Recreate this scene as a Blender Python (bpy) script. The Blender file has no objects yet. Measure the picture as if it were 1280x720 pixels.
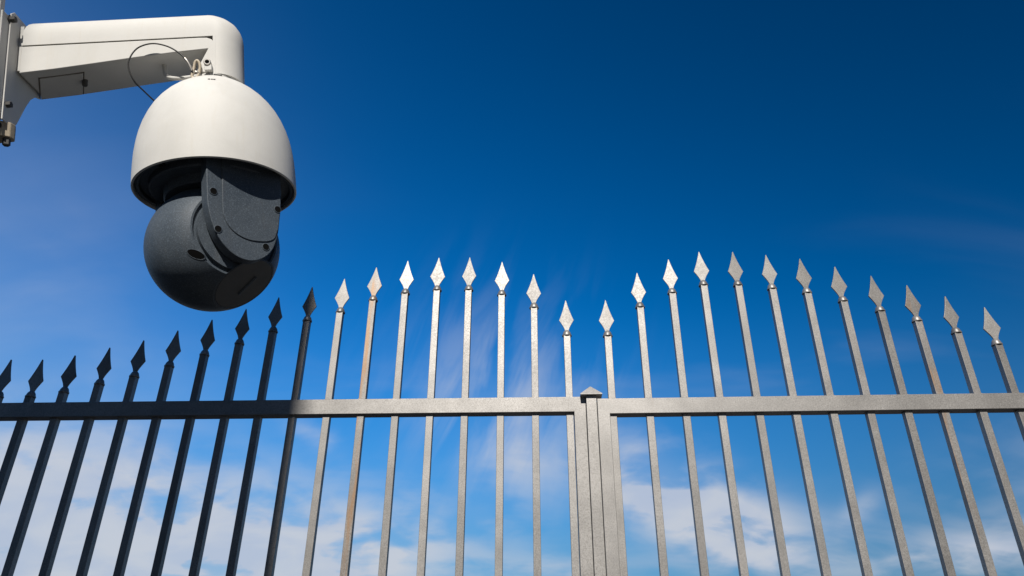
import bpy, bmesh, math, random
from mathutils import Vector, Matrix, noise
random.seed(7)
R = math.radians
SC = bpy.context.scene
COL = SC.collection
EYE = 1.5                                   # height of the photographer's lens

# ------------------------------------------------------------------ camera
PITCH, ROLL, FPX = 0.48174542, 0.00278542, 880.0
cam_d = bpy.data.cameras.new('camera')
cam_d.sensor_width = 36.0
cam_d.lens = 36.0 * FPX / 1280.0
cam_d.clip_start = 0.05
cam_d.clip_end = 20000
cam = bpy.data.objects.new('camera', cam_d)
COL.objects.link(cam)
fw = Vector((0, math.cos(PITCH), math.sin(PITCH)))
rt = Vector((1, 0, 0))
up = rt.cross(fw)
rt2 = rt * math.cos(ROLL) + up * math.sin(ROLL)
up2 = up * math.cos(ROLL) - rt * math.sin(ROLL)
M = Matrix((rt2, up2, -fw)).transposed().to_4x4()
M.translation = Vector((0, 0, EYE))
cam.matrix_world = M
SC.camera = cam

# ------------------------------------------------------------------ exposure, sun, sky
SC.view_settings.view_transform = 'Standard'
SC.view_settings.look = 'None'
SC.view_settings.exposure = 0.25
SC.view_settings.gamma = 1.0

SUN_AZ, SUN_EL = 185.6, 37.0                # compass degrees from +Y, clockwise seen from above
sun_dir = Vector((math.sin(R(SUN_AZ)) * math.cos(R(SUN_EL)), math.cos(R(SUN_AZ)) * math.cos(R(SUN_EL)), math.sin(R(SUN_EL))))
sl = bpy.data.lights.new('sun', 'SUN')
sl.energy = 5.0
sl.angle = R(0.6)
sl.color = (1.0, 0.95, 0.88)
so = bpy.data.objects.new('sun', sl)
so.rotation_euler = sun_dir.to_track_quat('Z', 'Y').to_euler()
so.location = (0, -10, 20)
COL.objects.link(so)


class NT:
    """small helper for building node trees"""
    def __init__(s, nt):
        s.nt = nt
    def n(s, t, **k):
        o = s.nt.nodes.new(t)
        for a, b in k.items():
            setattr(o, a, b)
        return o
    def link(s, a, b):
        s.nt.links.new(a, b)
    def put(s, sock, v):
        if hasattr(v, 'is_output'):
            s.link(v, sock)
        else:
            sock.default_value = v
    def m(s, op, a, b=0.0, c=None, clamp=False):
        o = s.n('ShaderNodeMath', operation=op, use_clamp=clamp)
        s.put(o.inputs[0], a)
        s.put(o.inputs[1], b)
        if c is not None:
            s.put(o.inputs[2], c)
        return o.outputs[0]
    def mix(s, f, a, b, blend='MIX'):
        o = s.n('ShaderNodeMix', data_type='RGBA', blend_type=blend)
        s.put(o.inputs[0], f)
        s.put(o.inputs[6], a)
        s.put(o.inputs[7], b)
        return o.outputs[2]
    def ss(s, v, lo, hi, a=0.0, b=1.0):
        o = s.n('ShaderNodeMapRange', interpolation_type='SMOOTHSTEP')
        s.put(o.inputs[0], v)
        s.put(o.inputs[1], lo); s.put(o.inputs[2], hi)
        s.put(o.inputs[3], a); s.put(o.inputs[4], b)
        return o.outputs[0]
    def noise(s, vec, scale, detail=4.0, rough=0.5, dist=0.0, w=None):
        o = s.n('ShaderNodeTexNoise')
        if w is not None:
            o.noise_dimensions = '4D'
            s.put(o.inputs['W'], w)
        if vec is not None:
            s.link(vec, o.inputs['Vector'])
        s.put(o.inputs['Scale'], scale)
        o.inputs['Detail'].default_value = detail
        o.inputs['Roughness'].default_value = rough
        o.inputs['Distortion'].default_value = dist
        return o.outputs[0]
    def xyz(s, x, y, z):
        o = s.n('ShaderNodeCombineXYZ')
        s.put(o.inputs[0], x); s.put(o.inputs[1], y); s.put(o.inputs[2], z)
        return o.outputs[0]


SKY_STRENGTH = 0.067
world = bpy.data.worlds.new('World')
SC.world = world
world.use_nodes = True
wt = NT(world.node_tree)
world.node_tree.nodes.clear()
sky = wt.n('ShaderNodeTexSky', sky_type='NISHITA')
sky.sun_disc = False
sky.sun_elevation = R(SUN_EL)
sky.sun_rotation = R(SUN_AZ)
sky.air_density = 1.0
sky.dust_density = 0.0
sky.ozone_density = 3.0
# polarised, contrasty sky: one uniform grade over the whole dome
gm = wt.n('ShaderNodeGamma')
wt.link(sky.outputs[0], gm.inputs[0])
gm.inputs[1].default_value = 1.15
hs = wt.n('ShaderNodeHueSaturation')
hs.inputs['Saturation'].default_value = 1.15
hs.inputs['Value'].default_value = 1.62
pol = wt.mix(1.0, gm.outputs[0], (0.42, 0.77, 1.02, 1), 'MULTIPLY')
wt.link(pol, hs.inputs['Color'])
tc = wt.n('ShaderNodeTexCoord')
# a polarising filter darkens one flank of a clear sky more than the other: one broad slope over the whole dome
pd = wt.n('ShaderNodeVectorMath', operation='DOT_PRODUCT')
wt.link(tc.outputs['Generated'], pd.inputs[0])
pd.inputs[1].default_value = (-0.72, 0.45, -0.52)
polar = wt.ss(pd.outputs['Value'], -0.75, 0.85, 0.31, 1.0)
sep = wt.n('ShaderNodeSeparateXYZ')
wt.link(tc.outputs['Generated'], sep.inputs[0])
X, Y, Z = sep.outputs
el = wt.m('MULTIPLY', wt.m('ARCSINE', Z), 57.29578)
az = wt.m('MULTIPLY', wt.m('ARCTAN2', X, Y), 57.29578)
# a flat cloud deck: directions projected on a plane, so the streaks run together towards the horizon
zc = wt.m('ADD', wt.m('MAXIMUM', Z, 0.0), 0.32)
px_, py_ = wt.m('DIVIDE', X, zc), wt.m('DIVIDE', Y, zc)
deck = wt.xyz(px_, py_, 0.0)
# cirrus is drawn out along the wind
mp = wt.n('ShaderNodeMapping')
mp.inputs['Rotation'].default_value = (0, 0, R(-35))
mp.inputs['Scale'].default_value = (0.55, 1.5, 1.0)
wt.link(deck, mp.inputs[0])
n_wisp = wt.noise(mp.outputs[0], 2.6, 5.0, 0.45, 0.5)
n_puff = wt.noise(deck, 4.2, 6.0, 0.48, 0.5)
ct_, st_ = math.cos(R(24)), math.sin(R(24))
fu = wt.m('SUBTRACT', wt.m('MULTIPLY', az, 0.36 * ct_), wt.m('MULTIPLY', el, 0.36 * st_))
fv = wt.m('ADD', wt.m('MULTIPLY', az, 0.085 * st_), wt.m('MULTIPLY', el, 0.085 * ct_))
n_fan = wt.noise(wt.xyz(fu, fv, 3.7), 1.0, 4.0, 0.5, 0.5)
n_fine = wt.noise(deck, 11.0, 6.0, 0.5, 0.6)
# cloud banks of this sky: (azimuth, elevation, half width, half height, tilt, weight) in degrees
BANKS = [
    (-34, 5.5, 15, 6.6, -4, 1.9),
    (-20, 5.0, 10, 4.6, 6, 1.5),
    (-27.5, 13.2, 3.2, 0.9, -14, 0.22),
    (-15.5, 14.9, 2.8, 0.8, -24, 0.50),
    (-7.0, 11.3, 1.6, 0.6, 4, 0.45),
    (-8, 7.5, 7, 2.6, 2, 0.55),
    (-2.5, 10.0, 1.6, 0.9, 10, 0.40),
    (1.0, 13.4, 3.2, 3.0, -30, 0.55),
    (11.0, 12.0, 4.2, 2.8, -24, 1.15),
    (16.5, 8.4, 6.0, 2.6, -22, 1.5),
    (3.0, 5.5, 6.0, 1.6, 0, 0.5),
    (25.6, 9.2, 1.6, 0.8, 35, 0.45),
    (31, 5.8, 5.5, 1.4, 4, 0.70),
    (52, 9.0, 16, 5.0, 6, 0.8),
    (-72, 9.0, 14, 4.0, -6, 0.5),
    (95, 12.0, 22, 6.0, 0, 0.8),
    (-115, 9.0, 16, 4.0, 0, 0.5),
    (150, 10.0, 20, 5.0, 0, 0.7),
    (-150, 12.0, 22, 6.0, 0, 0.7),
]
cover = None
for a0, e0, wa, we, tilt, amp in BANKS:
    da, de = wt.m('SUBTRACT', az, a0), wt.m('SUBTRACT', el, e0)
    ct, st = math.cos(R(tilt)), math.sin(R(tilt))
    u = wt.m('DIVIDE', wt.m('ADD', wt.m('MULTIPLY', da, ct), wt.m('MULTIPLY', de, st)), wa)
    v = wt.m('DIVIDE', wt.m('SUBTRACT', wt.m('MULTIPLY', de, ct), wt.m('MULTIPLY', da, st)), we)
    q = wt.m('ADD', wt.m('MULTIPLY', u, u), wt.m('MULTIPLY', v, v))
    g = wt.m('MULTIPLY', wt.m('EXPONENT', wt.m('MULTIPLY', q, -1.0)), amp)
    cover = g if cover is None else wt.m('ADD', cover, g)
nn = wt.m('ADD', wt.m('MULTIPLY', n_wisp, 0.40), wt.m('ADD', wt.m('MULTIPLY', n_puff, 0.42), wt.m('MULTIPLY', n_fine, 0.18)))
dens = wt.m('MULTIPLY', cover, wt.ss(nn, 0.38, 0.58, 0.16, 1.0), clamp=True)
fq = wt.m('ADD', wt.m('POWER', wt.m('ABSOLUTE', wt.m('DIVIDE', wt.m('ADD', az, 1.0), 7.0)), 2.0), wt.m('POWER', wt.m('ABSOLUTE', wt.m('DIVIDE', wt.m('SUBTRACT', el, 18.5), 6.5)), 2.0))
fan = wt.m('MULTIPLY', wt.m('EXPONENT', wt.m('MULTIPLY', fq, -1.0)), wt.ss(n_fan, 0.40, 0.72, 0.02, 0.50))
vq = wt.m('ADD', wt.m('POWER', wt.m('ABSOLUTE', wt.m('DIVIDE', wt.m('ADD', az, 50.0), 20.0)), 2.0), wt.m('POWER', wt.m('ABSOLUTE', wt.m('DIVIDE', wt.m('SUBTRACT', el, 17.0), 20.0)), 2.0))
veil = wt.m('MULTIPLY', wt.m('EXPONENT', wt.m('MULTIPLY', vq, -1.0)), wt.ss(n_wisp, 0.2, 0.8, 0.20, 0.34))
dens = wt.m('ADD', wt.m('ADD', dens, fan), veil)
thin = wt.m('MULTIPLY', wt.ss(n_wisp, 0.5, 0.8), wt.ss(el, 36.0, 10.0, 0.0, 0.16))
dens = wt.m('MINIMUM', wt.m('ADD', dens, thin), 0.88)
cloud_col = wt.mix(wt.ss(n_puff, 0.35, 0.65), (6.2, 6.9, 8.4, 1), (7.5, 7.8, 8.5, 1))
hazy = wt.mix(wt.ss(el, 27.0, 1.0, 0.0, 0.85), hs.outputs[0], (1.55, 3.55, 6.1, 1))
clear = wt.mix(1.0, hazy, wt.xyz(polar, polar, polar), 'MULTIPLY')
skyc = wt.mix(dens, clear, cloud_col)
bg = wt.n('ShaderNodeBackground')
wt.link(skyc, bg.inputs[0])
bg.inputs[1].default_value = SKY_STRENGTH
wo = wt.n('ShaderNodeOutputWorld')
wt.link(bg.outputs[0], wo.inputs[0])


# ------------------------------------------------------------------ materials
def material(name):
    m = bpy.data.materials.new(name)
    m.use_nodes = True
    m.node_tree.nodes.clear()
    t = NT(m.node_tree)
    out = t.n('ShaderNodeOutputMaterial')
    b = t.n('ShaderNodeBsdfPrincipled')
    t.link(b.outputs[0], out.inputs[0])
    return m, t, b


def bump(t, b, h, strength, dist):
    n = t.n('ShaderNodeBump')
    n.inputs['Strength'].default_value = strength
    n.inputs['Distance'].default_value = dist
    t.link(h, n.inputs['Height'])
    t.link(n.outputs[0], b.inputs['Normal'])


def metal_paint(name, rust, metallic=0.46, gain=1.0):
    """grey hammered metal paint with mottling, grain, grime and a little rust"""
    m, t, b = material(name)
    oc = t.n('ShaderNodeTexCoord').outputs['Object']
    rnd = t.n('ShaderNodeObjectInfo').outputs['Random']
    w = t.m('MULTIPLY', rnd, 40.0)
    big = t.noise(oc, 9.0, 4.0, 0.6, 0.2, w)
    grain = t.noise(oc, 400.0, 3.0, 0.75, 0.0, w)
    speck = t.noise(oc, 210.0, 3.0, 0.7, 0.0, w)
    base = t.mix(t.ss(big, 0.3, 0.7), (0.20, 0.193, 0.183, 1), (0.27, 0.26, 0.247, 1))
    base = t.mix(t.ss(grain, 0.42, 0.66, 0.0, 0.68), base, (0.105, 0.097, 0.088, 1))
    base = t.mix(t.ss(speck, 0.56, 0.72, 0.0, 0.32), base, (0.38, 0.365, 0.345, 1))
    mp = t.n('ShaderNodeMapping')
    mp.inputs['Scale'].default_value = (60, 60, 5)
    t.link(oc, mp.inputs[0])
    streak = t.noise(mp.outputs[0], 1.0, 4.0, 0.6, 0.0, w)
    lo, hi = (0.66, 0.82) if rust < 0.5 else (0.45, 0.66)
    rm = t.m('MULTIPLY', t.ss(streak, lo, hi), rust)
    base = t.mix(rm, base, (0.27, 0.15, 0.068, 1))
    vv = t.ss(rnd, 0.0, 1.0, 0.86 * gain, 1.12 * gain)
    base = t.mix(1.0, base, t.xyz(vv, vv, vv), 'MULTIPLY')
    t.link(base, b.inputs['Base Color'])
    b.inputs['Metallic'].default_value = metallic
    rg = t.ss(speck, 0.3, 0.7, 0.40, 0.54)
    t.link(rg, b.inputs['Roughness'])
    hgt = t.m('ADD', t.m('MULTIPLY', speck, 0.6), t.m('MULTIPLY', grain, 0.4))
    bump(t, b, hgt, 0.25, 0.00018)
    return m


def plastic(name, c0, c1, rough, grain_scale, grain_amt, spec=0.5, dirt=None):
    m, t, b = material(name)
    oc = t.n('ShaderNodeTexCoord').outputs['Object']
    big = t.noise(oc, 14.0, 4.0, 0.6, 0.3)
    g = t.noise(oc, grain_scale, 2.0, 0.7)
    base = t.mix(t.ss(big, 0.3, 0.7), c0, c1)
    base = t.mix(t.ss(g, 0.45, 0.75, 0.0, grain_amt), base, tuple(min(1, x * 1.9) for x in c1[:3]) + (1,))
    if dirt:
        d = t.noise(oc, 45.0, 6.0, 0.65, 0.6)
        base = t.mix(t.ss(d, 0.55, 0.8, 0.0, dirt[1]), base, dirt[0])
    if dirt:
        mp_ = t.n('ShaderNodeMapping')
        mp_.inputs['Scale'].default_value = (120, 120, 9)
        t.link(oc, mp_.inputs[0])
        sk = t.noise(mp_.outputs[0], 1.0, 4.0, 0.6, 0.2)
        base = t.mix(t.ss(sk, 0.52, 0.78, 0.0, dirt[1] * 1.6), base, dirt[0])
    t.link(base, b.inputs['Base Color'])
    rr = t.ss(big, 0.3, 0.7, rough - 0.05, rough + 0.07)
    t.link(rr, b.inputs['Roughness'])
    b.inputs['Specular IOR Level'].default_value = spec
    bump(t, b, g, 0.12, 0.0006)
    return m


GATE = metal_paint('grey_hammered_paint', 0.25)
GATE_CAP = metal_paint('sunlit_gate_cap', 0.25, 0.05, 1.65)  # gate paint lightened, putting the sunlight on the cap into its colour
GATE_RUST = metal_paint('grey_paint_with_rust', 0.75)
WHITE = plastic('white_powder_coat', (0.52, 0.510, 0.480, 1), (0.57, 0.560, 0.53, 1), 0.58, 900.0, 0.05, 0.3, ((0.50, 0.45, 0.36, 1), 0.12))
DARK = plastic('charcoal_housing', (0.040, 0.052, 0.066, 1), (0.054, 0.067, 0.081, 1), 0.56, 620.0, 0.9, 0.40, ((0.11, 0.10, 0.09, 1), 0.10))
BLACK = plastic('black_rubber', (0.012, 0.012, 0.012, 1), (0.018, 0.017, 0.016, 1), 0.6, 600.0, 0.1)
SEAM = plastic('dark_seam', (0.05, 0.048, 0.045, 1), (0.06, 0.056, 0.05, 1), 0.7, 600.0, 0.1)  # dark grey of the joints, bolts and hatch lock
HATCH = plastic('hatch_seal', (0.10, 0.085, 0.065, 1), (0.12, 0.10, 0.08, 1), 0.7, 600.0, 0.1)
HOLE = plastic('painted_recess_shade', (0.004, 0.004, 0.004, 1), (0.006, 0.006, 0.006, 1), 0.9, 600.0, 0.0, 0.05)  # near-black that paints the shade inside screw recesses
STEEL = plastic('weathered_steel', (0.36, 0.34, 0.31, 1), (0.46, 0.43, 0.39, 1), 0.38, 500.0, 0.2, 0.6, ((0.30, 0.20, 0.11, 1), 0.5))
STEEL.node_tree.nodes['Principled BSDF'].inputs['Metallic'].default_value = 0.7
BRASS = plastic('dull_tan_hardware', (0.40, 0.34, 0.25, 1), (0.50, 0.43, 0.33, 1), 0.5, 500.0, 0.2, 0.5, ((0.24, 0.15, 0.08, 1), 0.5))
RAW = plastic('tan_galvanised_clamp', (0.34, 0.29, 0.21, 1), (0.42, 0.36, 0.27, 1), 0.55, 400.0, 0.2, 0.4, ((0.16, 0.10, 0.06, 1), 0.6))
GLASS, _t, _b = material('dark_lens_glass')
_b.inputs['Base Color'].default_value = (0.028, 0.031, 0.034, 1)
_b.inputs['Roughness'].default_value = 0.13
_n = _t.noise(_t.n('ShaderNodeTexCoord').outputs['Object'], 30.0, 4.0, 0.6)
_t.link(_t.ss(_n, 0.3, 0.7, 0.30, 0.45), _b.inputs['Roughness'])


def ground_mat():
    m, t, b = material('dusty_asphalt')
    oc = t.n('ShaderNodeTexCoord').outputs['Object']
    a = t.noise(oc, 0.35, 6.0, 0.6)
    g = t.noise(oc, 90.0, 3.0, 0.7)
    base = t.mix(t.ss(a, 0.3, 0.7), (0.052, 0.048, 0.042, 1), (0.066, 0.061, 0.053, 1))
    base = t.mix(t.ss(g, 0.5, 0.75, 0, 0.5), base, (0.09, 0.085, 0.075, 1))
    t.link(base, b.inputs['Base Color'])
    b.inputs['Roughness'].default_value = 0.85
    bump(t, b, g, 0.5, 0.006)
    return m


def plain(name, c, rough=0.8):
    m, t, b = material(name)
    oc = t.n('ShaderNodeTexCoord').outputs['Object']
    a = t.noise(oc, 1.2, 6.0, 0.6)
    base = t.mix(t.ss(a, 0.3, 0.7), tuple(x * 0.85 for x in c) + (1,), tuple(c) + (1,))
    t.link(base, b.inputs['Base Color'])
    b.inputs['Roughness'].default_value = rough
    bump(t, b, t.noise(oc, 40.0, 4.0, 0.6), 0.3, 0.01)
    return m


# ------------------------------------------------------------------ mesh helpers
def link_mesh(name, bm, mat, parent=None, smooth=None, bevel=0.0, segs=2):
    bmesh.ops.recalc_face_normals(bm, faces=bm.faces)
    me = bpy.data.meshes.new(name)
    bm.to_mesh(me)
    bm.free()
    me.materials.append(mat)
    o = bpy.data.objects.new(name, me)
    COL.objects.link(o)
    if parent is not None:
        o.parent = parent
    if smooth is not None:
        for p in me.polygons:
            p.use_smooth = True
        me.set_sharp_from_angle(angle=R(smooth))
    if bevel:
        md = o.modifiers.new('bevel', 'BEVEL')
        md.width = bevel
        md.segments = segs
        md.limit_method = 'ANGLE'
        md.angle_limit = R(35)
        if smooth is not None:
            md.harden_normals = True
    return o


def box(bm, x0, x1, y0, y1, z0, z1):
    v = [bm.verts.new(c) for c in ((x0, y0, z0), (x1, y0, z0), (x1, y1, z0), (x0, y1, z0), (x0, y0, z1), (x1, y0, z1), (x1, y1, z1), (x0, y1, z1))]
    for f in ((0, 3, 2, 1), (4, 5, 6, 7), (0, 1, 5, 4), (1, 2, 6, 5), (2, 3, 7, 6), (3, 0, 4, 7)):
        bm.faces.new([v[i] for i in f])


def lathe(bm, prof, seg=24, axis=(0, 0, 1), origin=(0, 0, 0), closed=False):
    """prof: (radius, distance along the axis)"""
    ax = Vector(axis).normalized()
    q = Vector((0, 0, 1)).rotation_difference(ax)
    o = Vector(origin)
    rings = []
    for r, z in prof:
        if r < 1e-9:
            rings.append([bm.verts.new(o + q @ Vector((0, 0, z)))])
        else:
            rings.append([bm.verts.new(o + q @ Vector((r * math.cos(2 * math.pi * i / seg), r * math.sin(2 * math.pi * i / seg), z))) for i in range(seg)])
    pairs = list(zip(rings[:-1], rings[1:]))
    if closed:
        pairs.append((rings[-1], rings[0]))
    for a, b in pairs:
        for i in range(seg):
            j = (i + 1) % seg
            if len(a) == 1 and len(b) == 1:
                continue
            if len(a) == 1:
                bm.faces.new((a[0], b[j], b[i]))
            elif len(b) == 1:
                bm.faces.new((a[i], a[j], b[0]))
            else:
                bm.faces.new((a[i], a[j], b[j], b[i]))
    if not closed:
        for rg, rev in ((rings[0], True), (rings[-1], False)):
            if len(rg) > 2:
                bm.faces.new(rg[::-1] if rev else rg)


def spline(pts, n=6, loop=False):
    P = [Vector(p) for p in pts]
    out = []
    N = len(P)
    for i in range(N if loop else N - 1):
        p1, p2 = P[i], P[(i + 1) % N]
        p0 = P[i - 1] if (loop or i > 0) else p1 * 2 - p2
        p3 = P[(i + 2) % N] if (loop or i + 2 < N) else p2 * 2 - p1
        for k in range(n):
            t = k / n
            out.append(0.5 * ((2 * p1) + (-p0 + p2) * t + (2 * p0 - 5 * p1 + 4 * p2 - p3) * t * t + (-p0 + 3 * p1 - 3 * p2 + p3) * t ** 3))
    if not loop:
        out.append(P[-1])
    return out


def tube(bm, pts, rad, seg=8, loop=False):
    n = len(pts)
    rings = []
    prev = None
    for i, p in enumerate(pts):
        a = pts[i - 1] if (i or loop) else p
        b = pts[(i + 1) % n] if (loop or i + 1 < n) else p
        t = (b - a).normalized()
        s = (prev if prev is not None else Vector((0.31, 0.2, 0.93)))
        s = (s - t * s.dot(t)).normalized()
        prev = s
        u = t.cross(s)
        r = rad(i / max(1, n - 1)) if callable(rad) else rad
        rings.append([bm.verts.new(p + (s * math.cos(2 * math.pi * k / seg) + u * math.sin(2 * math.pi * k / seg)) * r) for k in range(seg)])
    for i in range(n if loop else n - 1):
        a, b = rings[i], rings[(i + 1) % n]
        for k in range(seg):
            bm.faces.new((a[k], a[(k + 1) % seg], b[(k + 1) % seg], b[k]))
    if not loop:
        bm.faces.new(rings[0][::-1])
        bm.faces.new(rings[-1])


def prism(bm, outline, fn):
    """outline: list of 2-D points; fn(p, side) -> 3-D point, side 0 / 1"""
    a = [bm.verts.new(fn(p, 0)) for p in outline]
    b = [bm.verts.new(fn(p, 1)) for p in outline]
    n = len(outline)
    bm.faces.new(a[::-1])
    bm.faces.new(b)
    for i in range(n):
        j = (i + 1) % n
        bm.faces.new((a[i], a[j], b[j], b[i]))


def empty(name, loc, rot=None, label=None, cat=None, group=None):
    o = bpy.data.objects.new(name, None)
    COL.objects.link(o)
    o.empty_display_size = 0.1
    o.location = loc
    if rot is not None:
        o.rotation_euler = rot
    if label:
        o['label'] = label
        o['category'] = cat
    if group:
        o['group'] = group
    return o


# ------------------------------------------------------------------ ground
bm = bmesh.new()
GN = 40
def gco(i):
    t = i / GN * 2 - 1
    return math.copysign(abs(t) ** 3, t) * 6000.0
gv = [[bm.verts.new((gco(i), gco(j), 0.0)) for j in range(GN + 1)] for i in range(GN + 1)]
for i in range(GN):
    for j in range(GN):
        bm.faces.new((gv[i][j], gv[i + 1][j], gv[i + 1][j + 1], gv[i][j + 1]))
g = link_mesh('ground', bm, ground_mat())
g['kind'] = 'structure'

# ------------------------------------------------------------------ house behind the viewer, whose corner shades the left end of the gate
WALL_X = -1.337                               # its right-hand corner
WALL_Y = -5.2
def building(px, label, shift):
    root = empty('house', (px, WALL_Y, 0), (0, 0, R(-8 if shift == 0 else 8)), label, 'house', 'houses across the street from the gate')
    W, D, H = 9.0, 8.0, 11.5
    plaster = plain('tan_render', (0.20, 0.18, 0.155))
    bm = bmesh.new(); box(bm, -W, 0, -D, 0, 0, H); link_mesh('wall', bm, plaster, root)
    bm = bmesh.new()
    prism(bm, [(-D - 0.0, H), (0.0, H), (-D / 2, H + 2.4)], lambda p, s: (-W if s == 0 else 0.0, p[0], p[1]))
    link_mesh('roof', bm, plain('clay_roof', (0.22, 0.10, 0.06)), root)
    fr, gl = plain('white_frame', (0.7, 0.7, 0.68)), GLASS
    for zz in (1.0, 4.2, 7.4):
        for xx in (-7.6, -4.9, -2.2):
            bm = bmesh.new()
            box(bm, xx, xx + 1.1, 0.001, 0.05, zz, zz + 1.4)
            w = link_mesh('window', bm, fr, root)
            bm = bmesh.new()
            for k in (0, 1):
                box(bm, xx + 0.07 + k * 0.5, xx + 0.53 + k * 0.5, 0.051, 0.056, zz + 0.07, zz + 1.33)
            link_mesh('pane', bm, gl, w)
building(WALL_X, 'tan rendered house across the street, left of the gap the sun shines through', 0)
building(WALL_X + 13.4, 'tan rendered house added unseen behind the viewer, screening sky light on the right', 1)  # unseen house, added only to hold back sky light from the right

# ------------------------------------------------------------------ gate
S = 0.105                                    # bar pitch
BW = 0.021                                   # bar width
DL, YL, DR, YR = 2.03604382, 0.04107124, 2.0082442, 0.05063675
HL, HR = EYE + 0.68874408, EYE + 0.67221032  # rail tops
RAIL = 0.0462
ARCH = [0.331, 0.4295, 0.479, 0.501, 0.4995, 0.4870, 0.4662, 0.4302, 0.3975, 0.3615, 0.320, 0.2820, 0.2452, 0.2116, 0.188, 0.1619, 0.1496, 0.151, 0.162, 0.188, 0.212, 0.245]
ARCH_L = [0.3319, 0.4311, 0.4800, 0.4994, 0.5001, 0.4895, 0.4657, 0.4250, 0.3968, 0.3601, 0.3188, 0.2821, 0.2452, 0.2116, 0.1880, 0.1619, 0.1496, 0.1510, 0.162, 0.188, 0.212, 0.245]
ARCH_R = [0.3307, 0.4281, 0.4763, 0.5019, 0.4992, 0.4844, 0.4666, 0.4354, 0.3983, 0.3630, 0.3212, 0.2818, 0.2452, 0.2116, 0.1880, 0.1619, 0.1496, 0.1510, 0.162, 0.188, 0.212, 0.245]


def spear_mesh():
    half = [(0.0010, 0.0), (0.0042, -0.0130), (0.0080, -0.0265), (0.0125, -0.0410), (0.0182, -0.0570), (0.0240, -0.0715),
            (0.0192, -0.0795), (0.0142, -0.0880), (0.0098, -0.0965), (0.0067, -0.1050), (0.0060, -0.1120)]
    out = [(x, z) for x, z in half] + [(-x, z) for x, z in half[::-1]]
    bm = bmesh.new()
    prism(bm, out, lambda p, s: (p[0], -0.0023 if s == 0 else 0.0023, p[1]))
    bmesh.ops.recalc_face_normals(bm, faces=bm.faces)
    me = bpy.data.meshes.new('spear_point')
    bm.to_mesh(me); bm.free()
    return me


def collar_mesh():
    bm = bmesh.new()
    prof = [(0.0, -0.1060), (0.0062, -0.1068), (0.0088, -0.1090), (0.0110, -0.1125), (0.0126, -0.1165), (0.0132, -0.1200),
            (0.0134, -0.1215), (0.0150, -0.1222), (0.0154, -0.1240), (0.0150, -0.1262), (0.0, -0.1266)]
    lathe(bm, prof, 20)
    bmesh.ops.recalc_face_normals(bm, faces=bm.faces)
    me = bpy.data.meshes.new('collar')
    bm.to_mesh(me); bm.free()
    for p in me.polygons:
        p.use_smooth = True
    me.set_sharp_from_angle(angle=R(38))
    return me


SPEAR, COLLAR = {}, {}
for mt in (GATE, GATE_RUST):
    a = spear_mesh(); a.materials.append(mt); SPEAR[mt.name] = a
    b = collar_mesh(); b.materials.append(mt); COLLAR[mt.name] = b


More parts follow.
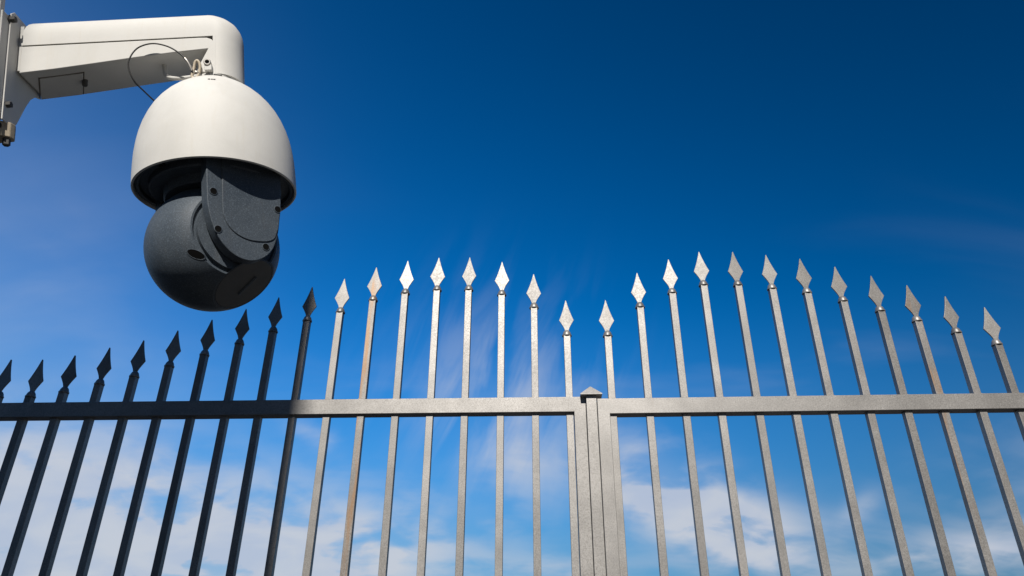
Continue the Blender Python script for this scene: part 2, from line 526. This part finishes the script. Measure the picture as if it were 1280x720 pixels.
def gate_leaf(side, yaw, D, H, x_first, arch, label):
    """side -1: runs to the left of the middle post, +1: to the right. Local x runs along the leaf, y away from the viewer."""
    ox = 0.21
    root = empty('gate_leaf', (ox * math.cos(yaw), D - ox * math.sin(yaw), 0), (0, 0, -yaw), label, 'gate', 'leaves of the double gate')
    n = len(arch)
    # stile beside the post, top and bottom rail
    if side < 0:
        s0, s1 = 0.1860 - ox, 0.2212 - ox
        far = x_first - (n - 1) * S - 0.06 - ox
        r0, r1 = far, s1
        f0, f1 = far - 0.0360, far - 0.0005
    else:
        s0, s1 = 0.2520 - ox, 0.2873 - ox
        far = x_first + (n - 1) * S + 0.06 - ox
        r0, r1 = s0, far
        f0, f1 = far + 0.0005, far + 0.0360
    y0, y1 = -0.010, 0.031
    # welded frame: top rail, the stile beside the post and the bottom rail in one piece
    if side < 0:
        out = [(r0, H - RAIL), (s0, H - RAIL), (s0, 0.186), (r0, 0.186), (r0, 0.14), (s1, 0.14), (s1, H), (r0, H)]
    else:
        out = [(r1, H - RAIL), (s1, H - RAIL), (s1, 0.186), (r1, 0.186), (r1, 0.14), (s0, 0.14), (s0, H), (r1, H)]
    bm = bmesh.new()
    prism(bm, out, lambda p, q: (p[0], y0 if q == 0 else y1, p[1]))
    link_mesh('frame', bm, GATE, root, 40, 0.0013, 2)
    bm = bmesh.new(); box(bm, f0, f1, y0, y1, 0.10, H); link_mesh('stile', bm, GATE, root, 40, 0.0020, 3)
    for i, h in enumerate(arch):
        x = x_first + side * i * S - ox + (0.012 if side > 0 and i == 12 else 0.0)
        rusty = (side < 0 and i in (6,)) or (side > 0 and i in (9,))
        mt = GATE_RUST if rusty else GATE
        top = H + h - 0.1262
        bm = bmesh.new()
        box(bm, -BW / 2, BW / 2, 0.0, BW, 0.10, top)
        bar = link_mesh('bar', bm, mt, root, 40, 0.0011, 2)
        bar.location = (x, 0, 0)
        bar.rotation_euler = (random.uniform(-0.0006, 0.0006), random.uniform(-0.0010, 0.0010), 0)
        # a fillet of weld under the rail
        bm = bmesh.new()
        pts = [Vector((-BW / 2 + BW * k / 6 , -0.0009 + random.uniform(-0.0006, 0.0006), H - RAIL - 0.0012)) for k in range(7)]
        tube(bm, pts, lambda t: 0.0026 + random.uniform(-0.0005, 0.0006), 6)
        link_mesh('weld_bead', bm, mt, bar, 60)
        bm = bmesh.new()
        pts = [Vector((-BW / 2 + BW * k / 6, -0.0009 + random.uniform(-0.0006, 0.0006), H + 0.0012)) for k in range(7)]
        tube(bm, pts, lambda t: 0.0024 + random.uniform(-0.0006, 0.0007), 6)
        link_mesh('weld_bead', bm, GATE_RUST, bar, 60)
        for nm, me in (('spear_point', SPEAR[mt.name]), ('collar', COLLAR[mt.name])):
            o = bpy.data.objects.new(nm, me)
            COL.objects.link(o)
            o.parent = bar
            o.location = (0, BW / 2, H + h)
            if nm == 'spear_point':
                o.rotation_euler = (random.uniform(-0.025, 0.025), random.uniform(-0.014, 0.014), random.uniform(-0.07, 0.07))
                o.scale = (random.uniform(0.96, 1.04), 1, random.uniform(0.985, 1.012))
                md = o.modifiers.new('bevel', 'BEVEL')
                md.width = 0.0004; md.segments = 2; md.limit_method = 'ANGLE'; md.angle_limit = R(60)
    return root


gate_leaf(-1, YL, DL, HL, 0.1646 + BW / 2, ARCH_L, 'left leaf of the grey spear topped metal gate, its far end in dark shade')
gate_leaf(+1, YR, DR, HR, 0.3085 - BW / 2, ARCH_R, 'right leaf of the grey spear topped metal gate, fully sunlit')

# post between the leaves, with its pyramid cap
px0, px1 = 0.2218, 0.2518
pc = (px0 + px1) / 2
yaw = (YL + YR) / 2
Dm = (DL + DR) / 2
post = empty('gate_post', (pc * math.cos(yaw), Dm - pc * math.sin(yaw), 0), (0, 0, -yaw),
             'slim grey square post with pyramid cap between the two gate leaves', 'gate post')
hw = (px1 - px0) / 2
bm = bmesh.new(); box(bm, -hw, hw, -0.0095, 0.031, 0, HR + 0.0148); link_mesh('shaft', bm, GATE, post, 40, 0.0007, 2)
bm = bmesh.new()
cw, cy = 0.0322, 0.0108
zb = HR + 0.0150
for a, zz in ((1.0, zb),):
    pass
v = [bm.verts.new((sx * cw, cy + sy * cw, z)) for z in (zb, zb + 0.0028) for sx, sy in ((-1, -1), (1, -1), (1, 1), (-1, 1))]
ap = bm.verts.new((0, cy, zb + 0.0355))
bm.faces.new(v[0:4][::-1])
for i in range(4):
    j = (i + 1) % 4
    bm.faces.new((v[i], v[j], v[4 + j], v[4 + i]))
    bm.faces.new((v[4 + i], v[4 + j], ap))
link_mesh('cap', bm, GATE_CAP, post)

# ------------------------------------------------------------------ dome surveillance camera on its bracket
U = 0.0010857954545454547                    # metres per drawing unit
PO = Vector((-0.44032158899725604, 0.8650014227657085, 0.6117638346359513 + EYE))
PA = (Vector((0.988339, 0.057641, 0.140939)), Vector((-0.082833, 0.980174, 0.179993)), Vector((-0.12777, -0.189568, 0.973519)))
root = empty('security_camera', PO, None, 'white domed surveillance camera hanging from a bracket arm, dark ball lens turned away', 'security camera')
mw = Matrix(PA).transposed().normalized()
root.rotation_euler = mw.to_euler()


def s3(p):
    return Vector(p) * U


def part(name, bm, mat, parent=root, smooth=35, bevel=0.0, segs=2):
    bmesh.ops.scale(bm, vec=(U, U, U), verts=bm.verts)
    return link_mesh(name, bm, mat, parent, smooth, bevel * U, segs)


# --- shroud: the white dome with an inner wall
outer = [(104.5, 0), (104.4, 14), (103.9, 28), (102.9, 45), (101.0, 60), (98.4, 74), (94.6, 88), (89.4, 102), (83.6, 114), (77.0, 124.5), (69.6, 134),
         (62.0, 142), (54.0, 149), (46.0, 155), (40.0, 159)]
lip = [(33.5, 160.2), (33.5, 152), (44, 146), (70, 122), (92, 80), (99.5, 40), (100.8, 12), (101.2, 1.0), (101.8, -0.9), (103.6, -0.9)]
bm = bmesh.new()
lathe(bm, outer + lip, 128, closed=True)
shroud = part('shroud', bm, WHITE, smooth=30)
bm = bmesh.new()
lathe(bm, [(100.6, 3.0), (98.0, 1.5), (95.4, 3.0), (95.4, 14.0), (100.2, 14.0)], 128, closed=True)
part('rim_seal', bm, DARK, shroud)
# faint ring step near the top and two ventilation slots in the neck
bm = bmesh.new()
for ang, wdt in ((-70, 0.16), (-93, 0.10)):
    for da in (0,):
        a = R(ang)
        n_ = Vector((math.cos(a), math.sin(a), 0))
        t_ = Vector((-math.sin(a), math.cos(a), 0))
        c_ = n_ * 34.5 + Vector((0, 0, 163.2))
        w_ = 34 * wdt
        vs = [c_ + t_ * sx * w_ + n_ * sy * 0.8 + Vector((0, 0, sz * 1.3)) for sx in (-1, 1) for sy in (-1, 1) for sz in (-1, 1)]
        bv = [bm.verts.new(q) for q in vs]
        for f in ((0, 1, 3, 2), (4, 6, 7, 5), (0, 4, 5, 1), (2, 3, 7, 6), (0, 2, 6, 4), (1, 5, 7, 3)):
            bm.faces.new([bv[i] for i in f])
part('vent_slot', bm, BLACK, shroud, None)
bm = bmesh.new()
lathe(bm, [(33.2, 150), (34.4, 158.5), (34.4, 166.0), (33.2, 167.5)], 64)
part('neck_ring', bm, WHITE, shroud)

# --- rotor plate inside the dome with its screw pockets
bm = bmesh.new()
lathe(bm, [(95.0, 8.0), (95.0, 16), (60, 17), (60, 8.0)], 96, closed=True)
rotor = part('rotor_plate', bm, DARK)
bm = bmesh.new()
lathe(bm, [(0, 12), (82, 11.5), (84, 9), (84, 0.5), (82, -1.5), (66, -1.8), (66, -13), (64, -15), (0, -15.5)], 96)
part('turntable', bm, DARK, rotor)
for ang in (-120, -20, 60, 150):
    bm = bmesh.new()
    lathe(bm, [(4.6, 8.0), (4.6, 5.0), (3.2, 5.0), (3.2, 8.0)], 16, origin=(89.5 * math.cos(R(ang)), 89.5 * math.sin(R(ang)), 0), closed=True)
    part('screw_boss', bm, BLACK, rotor)

# --- yoke ears (one facing the viewer, one behind) and the ball they carry
EA = R(16.74 + 25.0)
EN = Vector((math.sin(EA), -math.cos(EA), 0))
ET = Vector((math.cos(EA), math.sin(EA), 0))
EZ = Vector((0, 0, 1))
ear_out = [(-51.0, 19.0)] + [(p.x, p.y) for p in spline([(-50.6, 0, 0), (-50.0, -40, 0), (-48.6, -62, 0), (-42.6, -86, 0), (-31, -107.5, 0), (-14.4, -121.5, 0),
           (4.0, -125.5, 0), (21, -119.8, 0), (35, -106, 0), (43.5, -84, 0), (47.0, -62, 0), (49.5, -40, 0), (50.6, 0, 0)], 4)] + [(50.8, 19.0)]
cover_out = [(-31.6, 16.0)] + [(p.x, p.y) for p in spline([(-31.2, -10, 0), (-30.8, -60, 0), (-28.5, -74, 0), (-21, -86.5, 0), (-9, -94.5, 0), (6, -98, 0), (24, -96.5, 0), (34, -93, 0), (39.2, -88.5, 0)], 4)] + \
            [(44.2, -74), (46.4, -58), (48.6, -38), (49.6, -2), (49.7, 16.0)]


def ear(sgn, detail):
    bm = bmesh.new()
    prism(bm, ear_out, lambda p, s: EN * sgn * (64.0 if s == 0 else 80.0) + ET * sgn * p[0] + EZ * p[1])
    e = part('yoke_ear', bm, DARK, root, 40, 1.3, 3)
    bm = bmesh.new()
    prism(bm, cover_out, lambda p, s: EN * sgn * (79.0 if s == 0 else 81.3) + ET * sgn * p[0] + EZ * p[1])
    part('ear_cover', bm, DARK, e, 40, 0.9, 2)
    if detail:
        for a, z in ((6.1, 3.0), (-42.0, -41), (-36.5, -90.5), (26.0, -103.0), (43.6, -47.0)):
            top = 82.0 if a > -30 and z > -95 else 80.7
            bm = bmesh.new()
            lathe(bm, [(5.2, 0), (5.2, 0.80), (4.4, 0.98), (4.2, 0.3)], 18, axis=EN * sgn, origin=EN * sgn * (top - 0.85) + ET * sgn * a + EZ * z, closed=True)
            sb = part('screw_recess', bm, DARK, e)
            bm = bmesh.new()
            lathe(bm, [(4.3, 0), (4.3, 0.75), (0, 0.5)], 18, axis=EN * sgn, origin=EN * sgn * (top - 0.7) + ET * sgn * a + EZ * z)
            part('screw_recess', bm, HOLE, e)  # black disc on the surface, painted for the shade down in the recess
    return e


ear(1, True)
ear(-1, False)

BC = Vector((-4.5, 0, -83.0))
BR = 83.8
prof = []
lim = 61.0
a0 = math.asin(lim / BR)
NB = 40
prof += [(47.0, -lim - 3), (50, -lim - 3), (50, -lim + 2.5), (BR * math.cos(a0) - 4, -lim + 2.5), (BR * math.cos(a0) - 2.5, -lim)]
for i in range(NB + 1):
    t = -a0 + 2 * a0 * i / NB
    prof.append((BR * math.cos(t), BR * math.sin(t)))
prof += [(BR * math.cos(a0) - 2.5, lim), (BR * math.cos(a0) - 4, lim - 2.5), (50, lim - 2.5), (50, lim + 3), (47, lim + 3)]
bm = bmesh.new()
lathe(bm, prof, 128, axis=EN, origin=BC)
# flat front of the ball, turned down and away
FC = Vector((0.58, -0.17, -0.80)).normalized()
FD = 71.5
geom = bm.verts[:] + bm.edges[:] + bm.faces[:]
res = bmesh.ops.bisect_plane(bm, geom=geom, plane_co=BC + FC * FD, plane_no=FC, clear_outer=True)
edges = [e for e in res['geom_cut'] if isinstance(e, bmesh.types.BMEdge)]
bmesh.ops.contextual_create(bm, geom=edges)
ball = part('camera_ball', bm, DARK, root, 30)
FR = math.sqrt(BR * BR - FD * FD)
# bezel and glass set on the flat
bm = bmesh.new()
lathe(bm, [(FR - 1.2, 0.02), (FR - 1.6, 0.35), (FR - 2.2, 0.35), (FR - 2.4, 0.02)], 96, axis=FC, origin=BC + FC * FD, closed=True)
part('window_bezel', bm, DARK, ball)
bm = bmesh.new()
lathe(bm, [(FR - 2.8, 0.05), (FR - 3.4, 0.5), (0, 0.5)], 96, axis=FC, origin=BC + FC * FD)
part('lens_window', bm, GLASS, ball, 30)
# raised strip added to mimic a light streak reflected in the window
F1 = FC.cross(Vector((0.2, 1, 0.1))).normalized()
F2 = FC.cross(F1).normalized()
bm = bmesh.new()
for off, hl in ((-7, 16),):
    c_ = BC + FC * (FD + 0.8)
    v = []
    for sx in (-1, 1):
        for sy in (-1, 1):
            for sz in (0, 1):
                v.append(bm.verts.new(c_ + F1 * (sx * hl) + F2 * (off + sy * (2.4 if sz == 0 else 1.0)) + FC * (sz * 1.6)))
    for f in ((0, 1, 3, 2), (4, 6, 7, 5), (0, 4, 5, 1), (2, 3, 7, 6), (1, 5, 7, 3), (0, 2, 6, 4)):
        bm.faces.new([v[i] for i in f])
part('streak_rib', bm, DARK, ball, None)
# oval screw pocket on the side of the ball
sd = Vector((0.025, -0.907, -0.42)).normalized()
# (an ellipse, its long side running down to the right)
lx = Vector((0.86, 0.05, -0.50)); lx = (lx - sd * lx.dot(sd)).normalized()
ly = sd.cross(lx)
def on_ball(r, h, n=28):
    out_ = []
    for k in range(n):
        a = 2 * math.pi * k / n
        v_ = sd * BR + lx * (r * math.cos(a)) + ly * (r * 0.46 * math.sin(a))
        out_.append(BC + v_.normalized() * (BR + h))
    return out_
def ring_mesh(spec):
    bm = bmesh.new()
    rg = [[bm.verts.new(p) for p in on_ball(r, h)] for r, h in spec]
    for a, b in zip(rg[:-1], rg[1:]):
        for k in range(len(a)):
            bm.faces.new((a[k], a[(k + 1) % len(a)], b[(k + 1) % len(a)], b[k]))
    bm.faces.new(rg[-1])
    return bm
pk = part('screw_pocket', ring_mesh([(12.2, -0.5), (12.0, 0.35), (10.8, 0.45), (10.2, -0.2)]), DARK, ball)
part('pocket_shade', ring_mesh([(10.6, -0.3), (10.5, 0.12), (5.0, 0.12)]), HOLE, ball)  # black oval laid on the ball, painting the shade of the pocket

# --- bracket arm
def stadium(xl, xr, hy, n=14, rad=None):
    """plan outline: square at the left, half round at the right"""
    rad = rad if rad is not None else hy
    pts = [(xl, -hy)]
    cx = xr - rad
    for i in range(n * 2 + 1):
        a = -math.pi / 2 + math.pi * i / (n * 2)
        pts.append((cx + rad * math.cos(a), hy * math.sin(a)))
    pts.append((xl, hy))
    return pts


XR = 38.5
HY = 33.0
bm = bmesh.new()
layers = []
# z of the cover follows the slight rise of the arm; top edge rounded, big round at the outer end
LV = [(228.6 + (z_ - 228.6) * 1.26, a_, b_, c_) for z_, a_, b_, c_ in [(228.6, 0, 0, 0), (236, 0, 0, 0), (243, 0.3, 1.2, 0.3), (249, 1.2, 3.6, 1.2), (254.5, 3.0, 7.6, 2.6), (259, 6.0, 13.5, 4.6), (262.5, 10.0, 20.5, 7.5), (264.8, 16.0, 29.0, 12.5), (265.6, 22.0, 38.0, 18.0)]]
for z, iy, ir, il in LV:
    o = stadium(-249 + il, XR - ir, HY - iy)
    layers.append([bm.verts.new((x, y, z)) for x, y in o])
for a, b in zip(layers[:-1], layers[1:]):
    n = len(a)
    for i in range(n):
        j = (i + 1) % n
        bm.faces.new((a[i], a[j], b[j], b[i]))
bm.faces.new(layers[0][::-1])
bm.faces.new(layers[-1])
arm = part('bracket_arm', bm, WHITE, root, 40)
# outer end of the cover coming down round the neck
bm = bmesh.new()
o = [(9.2, -HY)] + stadium(9.2, XR, HY, 14)[1:]
o = [(x, y) for x, y in stadium(9.2, XR, HY, 14)]
lo = [bm.verts.new((x, y, 166.5)) for x, y in o]
hi = [bm.verts.new((x, y, 228.6)) for x, y in o]
n = len(o)
for i in range(n):
    j = (i + 1) % n
    bm.faces.new((lo[i], lo[j], hi[j], hi[i]))
bm.faces.new(lo[::-1])
part('arm_end', bm, WHITE, arm, 40)
# lower panel with the tapering underside
low = [(-249, 227.0), (-14, 227.0), (-3, 226.4), (3.5, 223.5), (7.2, 218.0), (7.9, 211), (7.9, 167.5), (-18, 171.0), (-1.5, 207.5), (-50, 204.2), (-100, 199.3), (-155, 193.2), (-205, 188.0), (-249, 184.6)]
bm = bmesh.new()
prism(bm, low, lambda p, s: (p[0], -HY + 0.3 if s == 0 else HY - 0.3, p[1]))
part('arm_panel', bm, WHITE, arm, 40, 1.4, 3)
# dark gaskets in the joints
bm = bmesh.new()
box(bm, -247, 6.4, -HY + 1.6, HY - 1.6, 226.6, 229.0)
box(bm, 7.4, 9.6, -HY + 1.6, HY - 1.6, 168.5, 226.2)
part('gasket', bm, SEAM, arm, None)
# service hatch in the underside, its frame line and lock
def und(x, dz=0.0):
    pts = [(-249, 184.6), (-205, 188.0), (-155, 193.2), (-100, 199.3)]
    for (xa, za), (xb, zb_) in zip(pts[:-1], pts[1:]):
        if xa <= x <= xb:
            return za + (zb_ - za) * (x - xa) / (xb - xa) + dz
    return 184.6 + dz
def hatch_box(bm, x0, x1, y0, y1, d0, d1):
    v = [bm.verts.new((x - 0.48 * (y + 18), y, und(x - 0.48 * (y + 18), d))) for d in (d0, d1) for x, y in ((x0, y0), (x1, y0), (x1, y1), (x0, y1))]
    for f in ((0, 3, 2, 1), (4, 5, 6, 7), (0, 1, 5, 4), (1, 2, 6, 5), (2, 3, 7, 6), (3, 0, 4, 7)):
        bm.faces.new([v[i] for i in f])
bm = bmesh.new()
hx0, hx1, hy0, hy1 = -232, -172, -18, 33
for x0, x1, y0, y1 in ((hx0, hx1, hy0, hy0 + 1.3), (hx0, hx0 + 1.3, hy0, hy1 - 2), (hx1 - 1.3, hx1, hy0, hy1 - 2)):
    hatch_box(bm, x0, x1, y0, y1, -0.55, 1.0)
hatch = part('hatch_gap', bm, HATCH, arm, None)
bm = bmesh.new()
hatch_box(bm, hx0 + 1.9, hx1 - 1.9, hy0 + 1.9, hy1 - 2, -1.1, 1.0)
part('service_hatch', bm, WHITE, arm, None, 0.4)
bm = bmesh.new()
lathe(bm, [(0, -9), (3.2, -8.6), (3.6, -7.5), (3.6, 1)], 16, origin=(-180, 1, und(-180)))
part('hatch_lock', bm, SEAM, arm)

# flared root of the arm and the mounting plate
root_out = [(-51, 104), (-28, 103), (-20, 113), (-12, 130), (-3, 150), (7, 168), (18, 179), (31, 184), (31, 266), (24, 272), (-44, 274), (-51, 267)]
bm = bmesh.new()
prism(bm, root_out, lambda p, q: (-256.2 if q == 0 else -254.0, p[0], p[1]))
box(bm, -253.9, -248.6, -30, 30, 190, 262)
part('arm_root', bm, WHITE, arm, 40, 0.6, 2)
bm = bmesh.new()
box(bm, -259.2, -256.4, -66, -34, 108, 262)
plate = part('mounting_plate', bm, WHITE, root, 40, 0.8, 2)
bm = bmesh.new()
box(bm, -262.4, -259.6, -67, -57, 96, 335)
part('mast_rail', bm, WHITE, root, 40, 0.8, 2)
bm = bmesh.new()
box(bm, -300, -262.8, -50, -34, 112, 250)
part('mast_adapter', bm, WHITE, root, 40, 2.0, 2)
for yy, zz in ((-50, 258), (-44, 129)):
    bm = bmesh.new()
    o_ = (-256.4, yy, zz)
    lathe(bm, [(6.2, 0), (6.2, 1.6), (4.6, 1.6), (0, 1.6)], 20, axis=(1, 0, 0), origin=o_)
    lathe(bm, [(4.6, 1.5), (4.6, 7.2), (4.0, 8.0), (0, 8.0)], 6, axis=(1, 0, 0), origin=o_)
    part('bolt', bm, SEAM, plate, 30)
# safety tether, shackle, lifting loop and the little lock barrel on the arm end
cable = [(-19.8, -38, 165.7), (-22.3, -40, 173.5), (-27, -42, 184), (-38.8, -42, 197.8), (-53.9, -42, 208.5), (-73.1, -42, 213.7), (-91, -42, 208.3), (-101.1, -42, 194.1), (-104.2, -40, 179.1),
         (-98.8, -34, 161.1), (-91, -20, 153.2), (-80.5, -4, 144.0), (-70, 10, 136)]
bm = bmesh.new(); tube(bm, spline(cable, 8), 1.05, 8); tether = part('safety_tether', bm, BLACK, root, 60)
bm = bmesh.new(); tube(bm, spline([(-20.6, -38.6, 168.5), (-23.0, -40.3, 175.5), (-26.0, -41.6, 182), (-29.2, -42, 187)], 4), 1.9, 8); part('ferrule', bm, STEEL, tether, 60)
bm = bmesh.new(); tube(bm, spline([(-21.5, -36, 160.5), (-18.8, -37, 172), (-16.6, -38, 182.5), (-13.2, -38, 184.5), (-10.6, -37, 178), (-11.6, -36, 168), (-15.4, -36, 159)], 5, True), 2.0, 8, True)
part('shackle', bm, BRASS, root, 60)
bm = bmesh.new(); tube(bm, spline([(-22.5, -34, 163), (-17, -38, 167), (-12, -36, 165), (-13, -33, 160), (-19, -33, 159)], 4, True), 1.7, 8, True)
part('shackle', bm, STEEL, root, 60)
bm = bmesh.new(); tube(bm, spline([(-70, -6, 207), (-68.4, -8, 196), (-66, -10, 184.5), (-58.5, -12, 177.8), (-45.3, -14, 174.5), (-30.4, -16, 173.8), (-12, -18, 174.3)], 5), 3.1, 10)
part('lifting_loop', bm, WHITE, root, 60)
bm = bmesh.new()
lathe(bm, [(5.0, -1), (5.0, 8.2), (4.2, 9.2), (3.0, 9.2), (2.8, 5.0), (0, 5.0)], 20, axis=(0.12, -1, -0.1), origin=(-0.8, -HY + 0.5, 181))
lock = part('lock_barrel', bm, STEEL, root, 30)
bm = bmesh.new(); lathe(bm, [(2.75, 5.1), (2.75, 6.2), (0, 6.2)], 16, axis=(0.12, -1, -0.1), origin=(-0.8, -HY + 0.5, 181)); part('keyhole', bm, BLACK, lock)
bm = bmesh.new(); box(bm, -4.2, 5.8, -HY - 6.5, -HY + 0.2, 167.8, 177); part('lock_lug', bm, WHITE, lock, 40, 1.2)
# tiny moulded mark on the crown of the dome
bm = bmesh.new()
for x, w in ((12.0, 1.4), (15.2, 1.0), (18.0, 1.8)):
    y = -math.sqrt(max(0, 71.6 ** 2 - x * x))
    box(bm, x - w, x + w, y - 0.9, y + 2.0, 130.2, 132.0)
part('moulded_mark', bm, BLACK, shroud, None)
# clamp that ties the plate to its mast
bm = bmesh.new()
prism(bm, [(-330, -44), (-262, -46), (-250.5, -38), (-249.0, -30), (-252, -24), (-330, -20)], lambda p, s: (p[0], p[1], 84 if s == 0 else 106))
clamp = part('mast_clamp', bm, RAW, root, 40, 1.5, 2)
bm = bmesh.new(); lathe(bm, [(5, -1.2), (5, 0.4), (0, 0.4)], 16, axis=(0, -1, 0), origin=(-262.5, -45.9, 98)); part('clamp_hole', bm, BLACK, clamp)
bm = bmesh.new(); lathe(bm, [(4.6, 0), (4.6, 9), (3.9, 10), (0, 10)], 6, axis=(0, 0, -1), origin=(-256.5, -34, 84)); part('bolt', bm, SEAM, clamp, 30)
bm = bmesh.new(); box(bm, -345, -261.6, -20, 20, 262, 284); part('mast_clamp', bm, RAW, root, 40, 1.5, 2)

# the mast itself, just outside the picture on the left
mp_ = PO + mw @ (Vector((-372, 0, 200)) * U)
bm = bmesh.new()
lathe(bm, [(0.055, 0), (0.055, 0.012), (0.038, 0.013), (0.036, 2.42), (0.030, 2.44), (0, 2.45)], 32)
mast = link_mesh('camera_mast', bm, STEEL, None, 40)
mast.location = (mp_.x, mp_.y, 0)
mast['label'] = 'round steel mast at the far left that carries the camera bracket'
mast['category'] = 'mast'
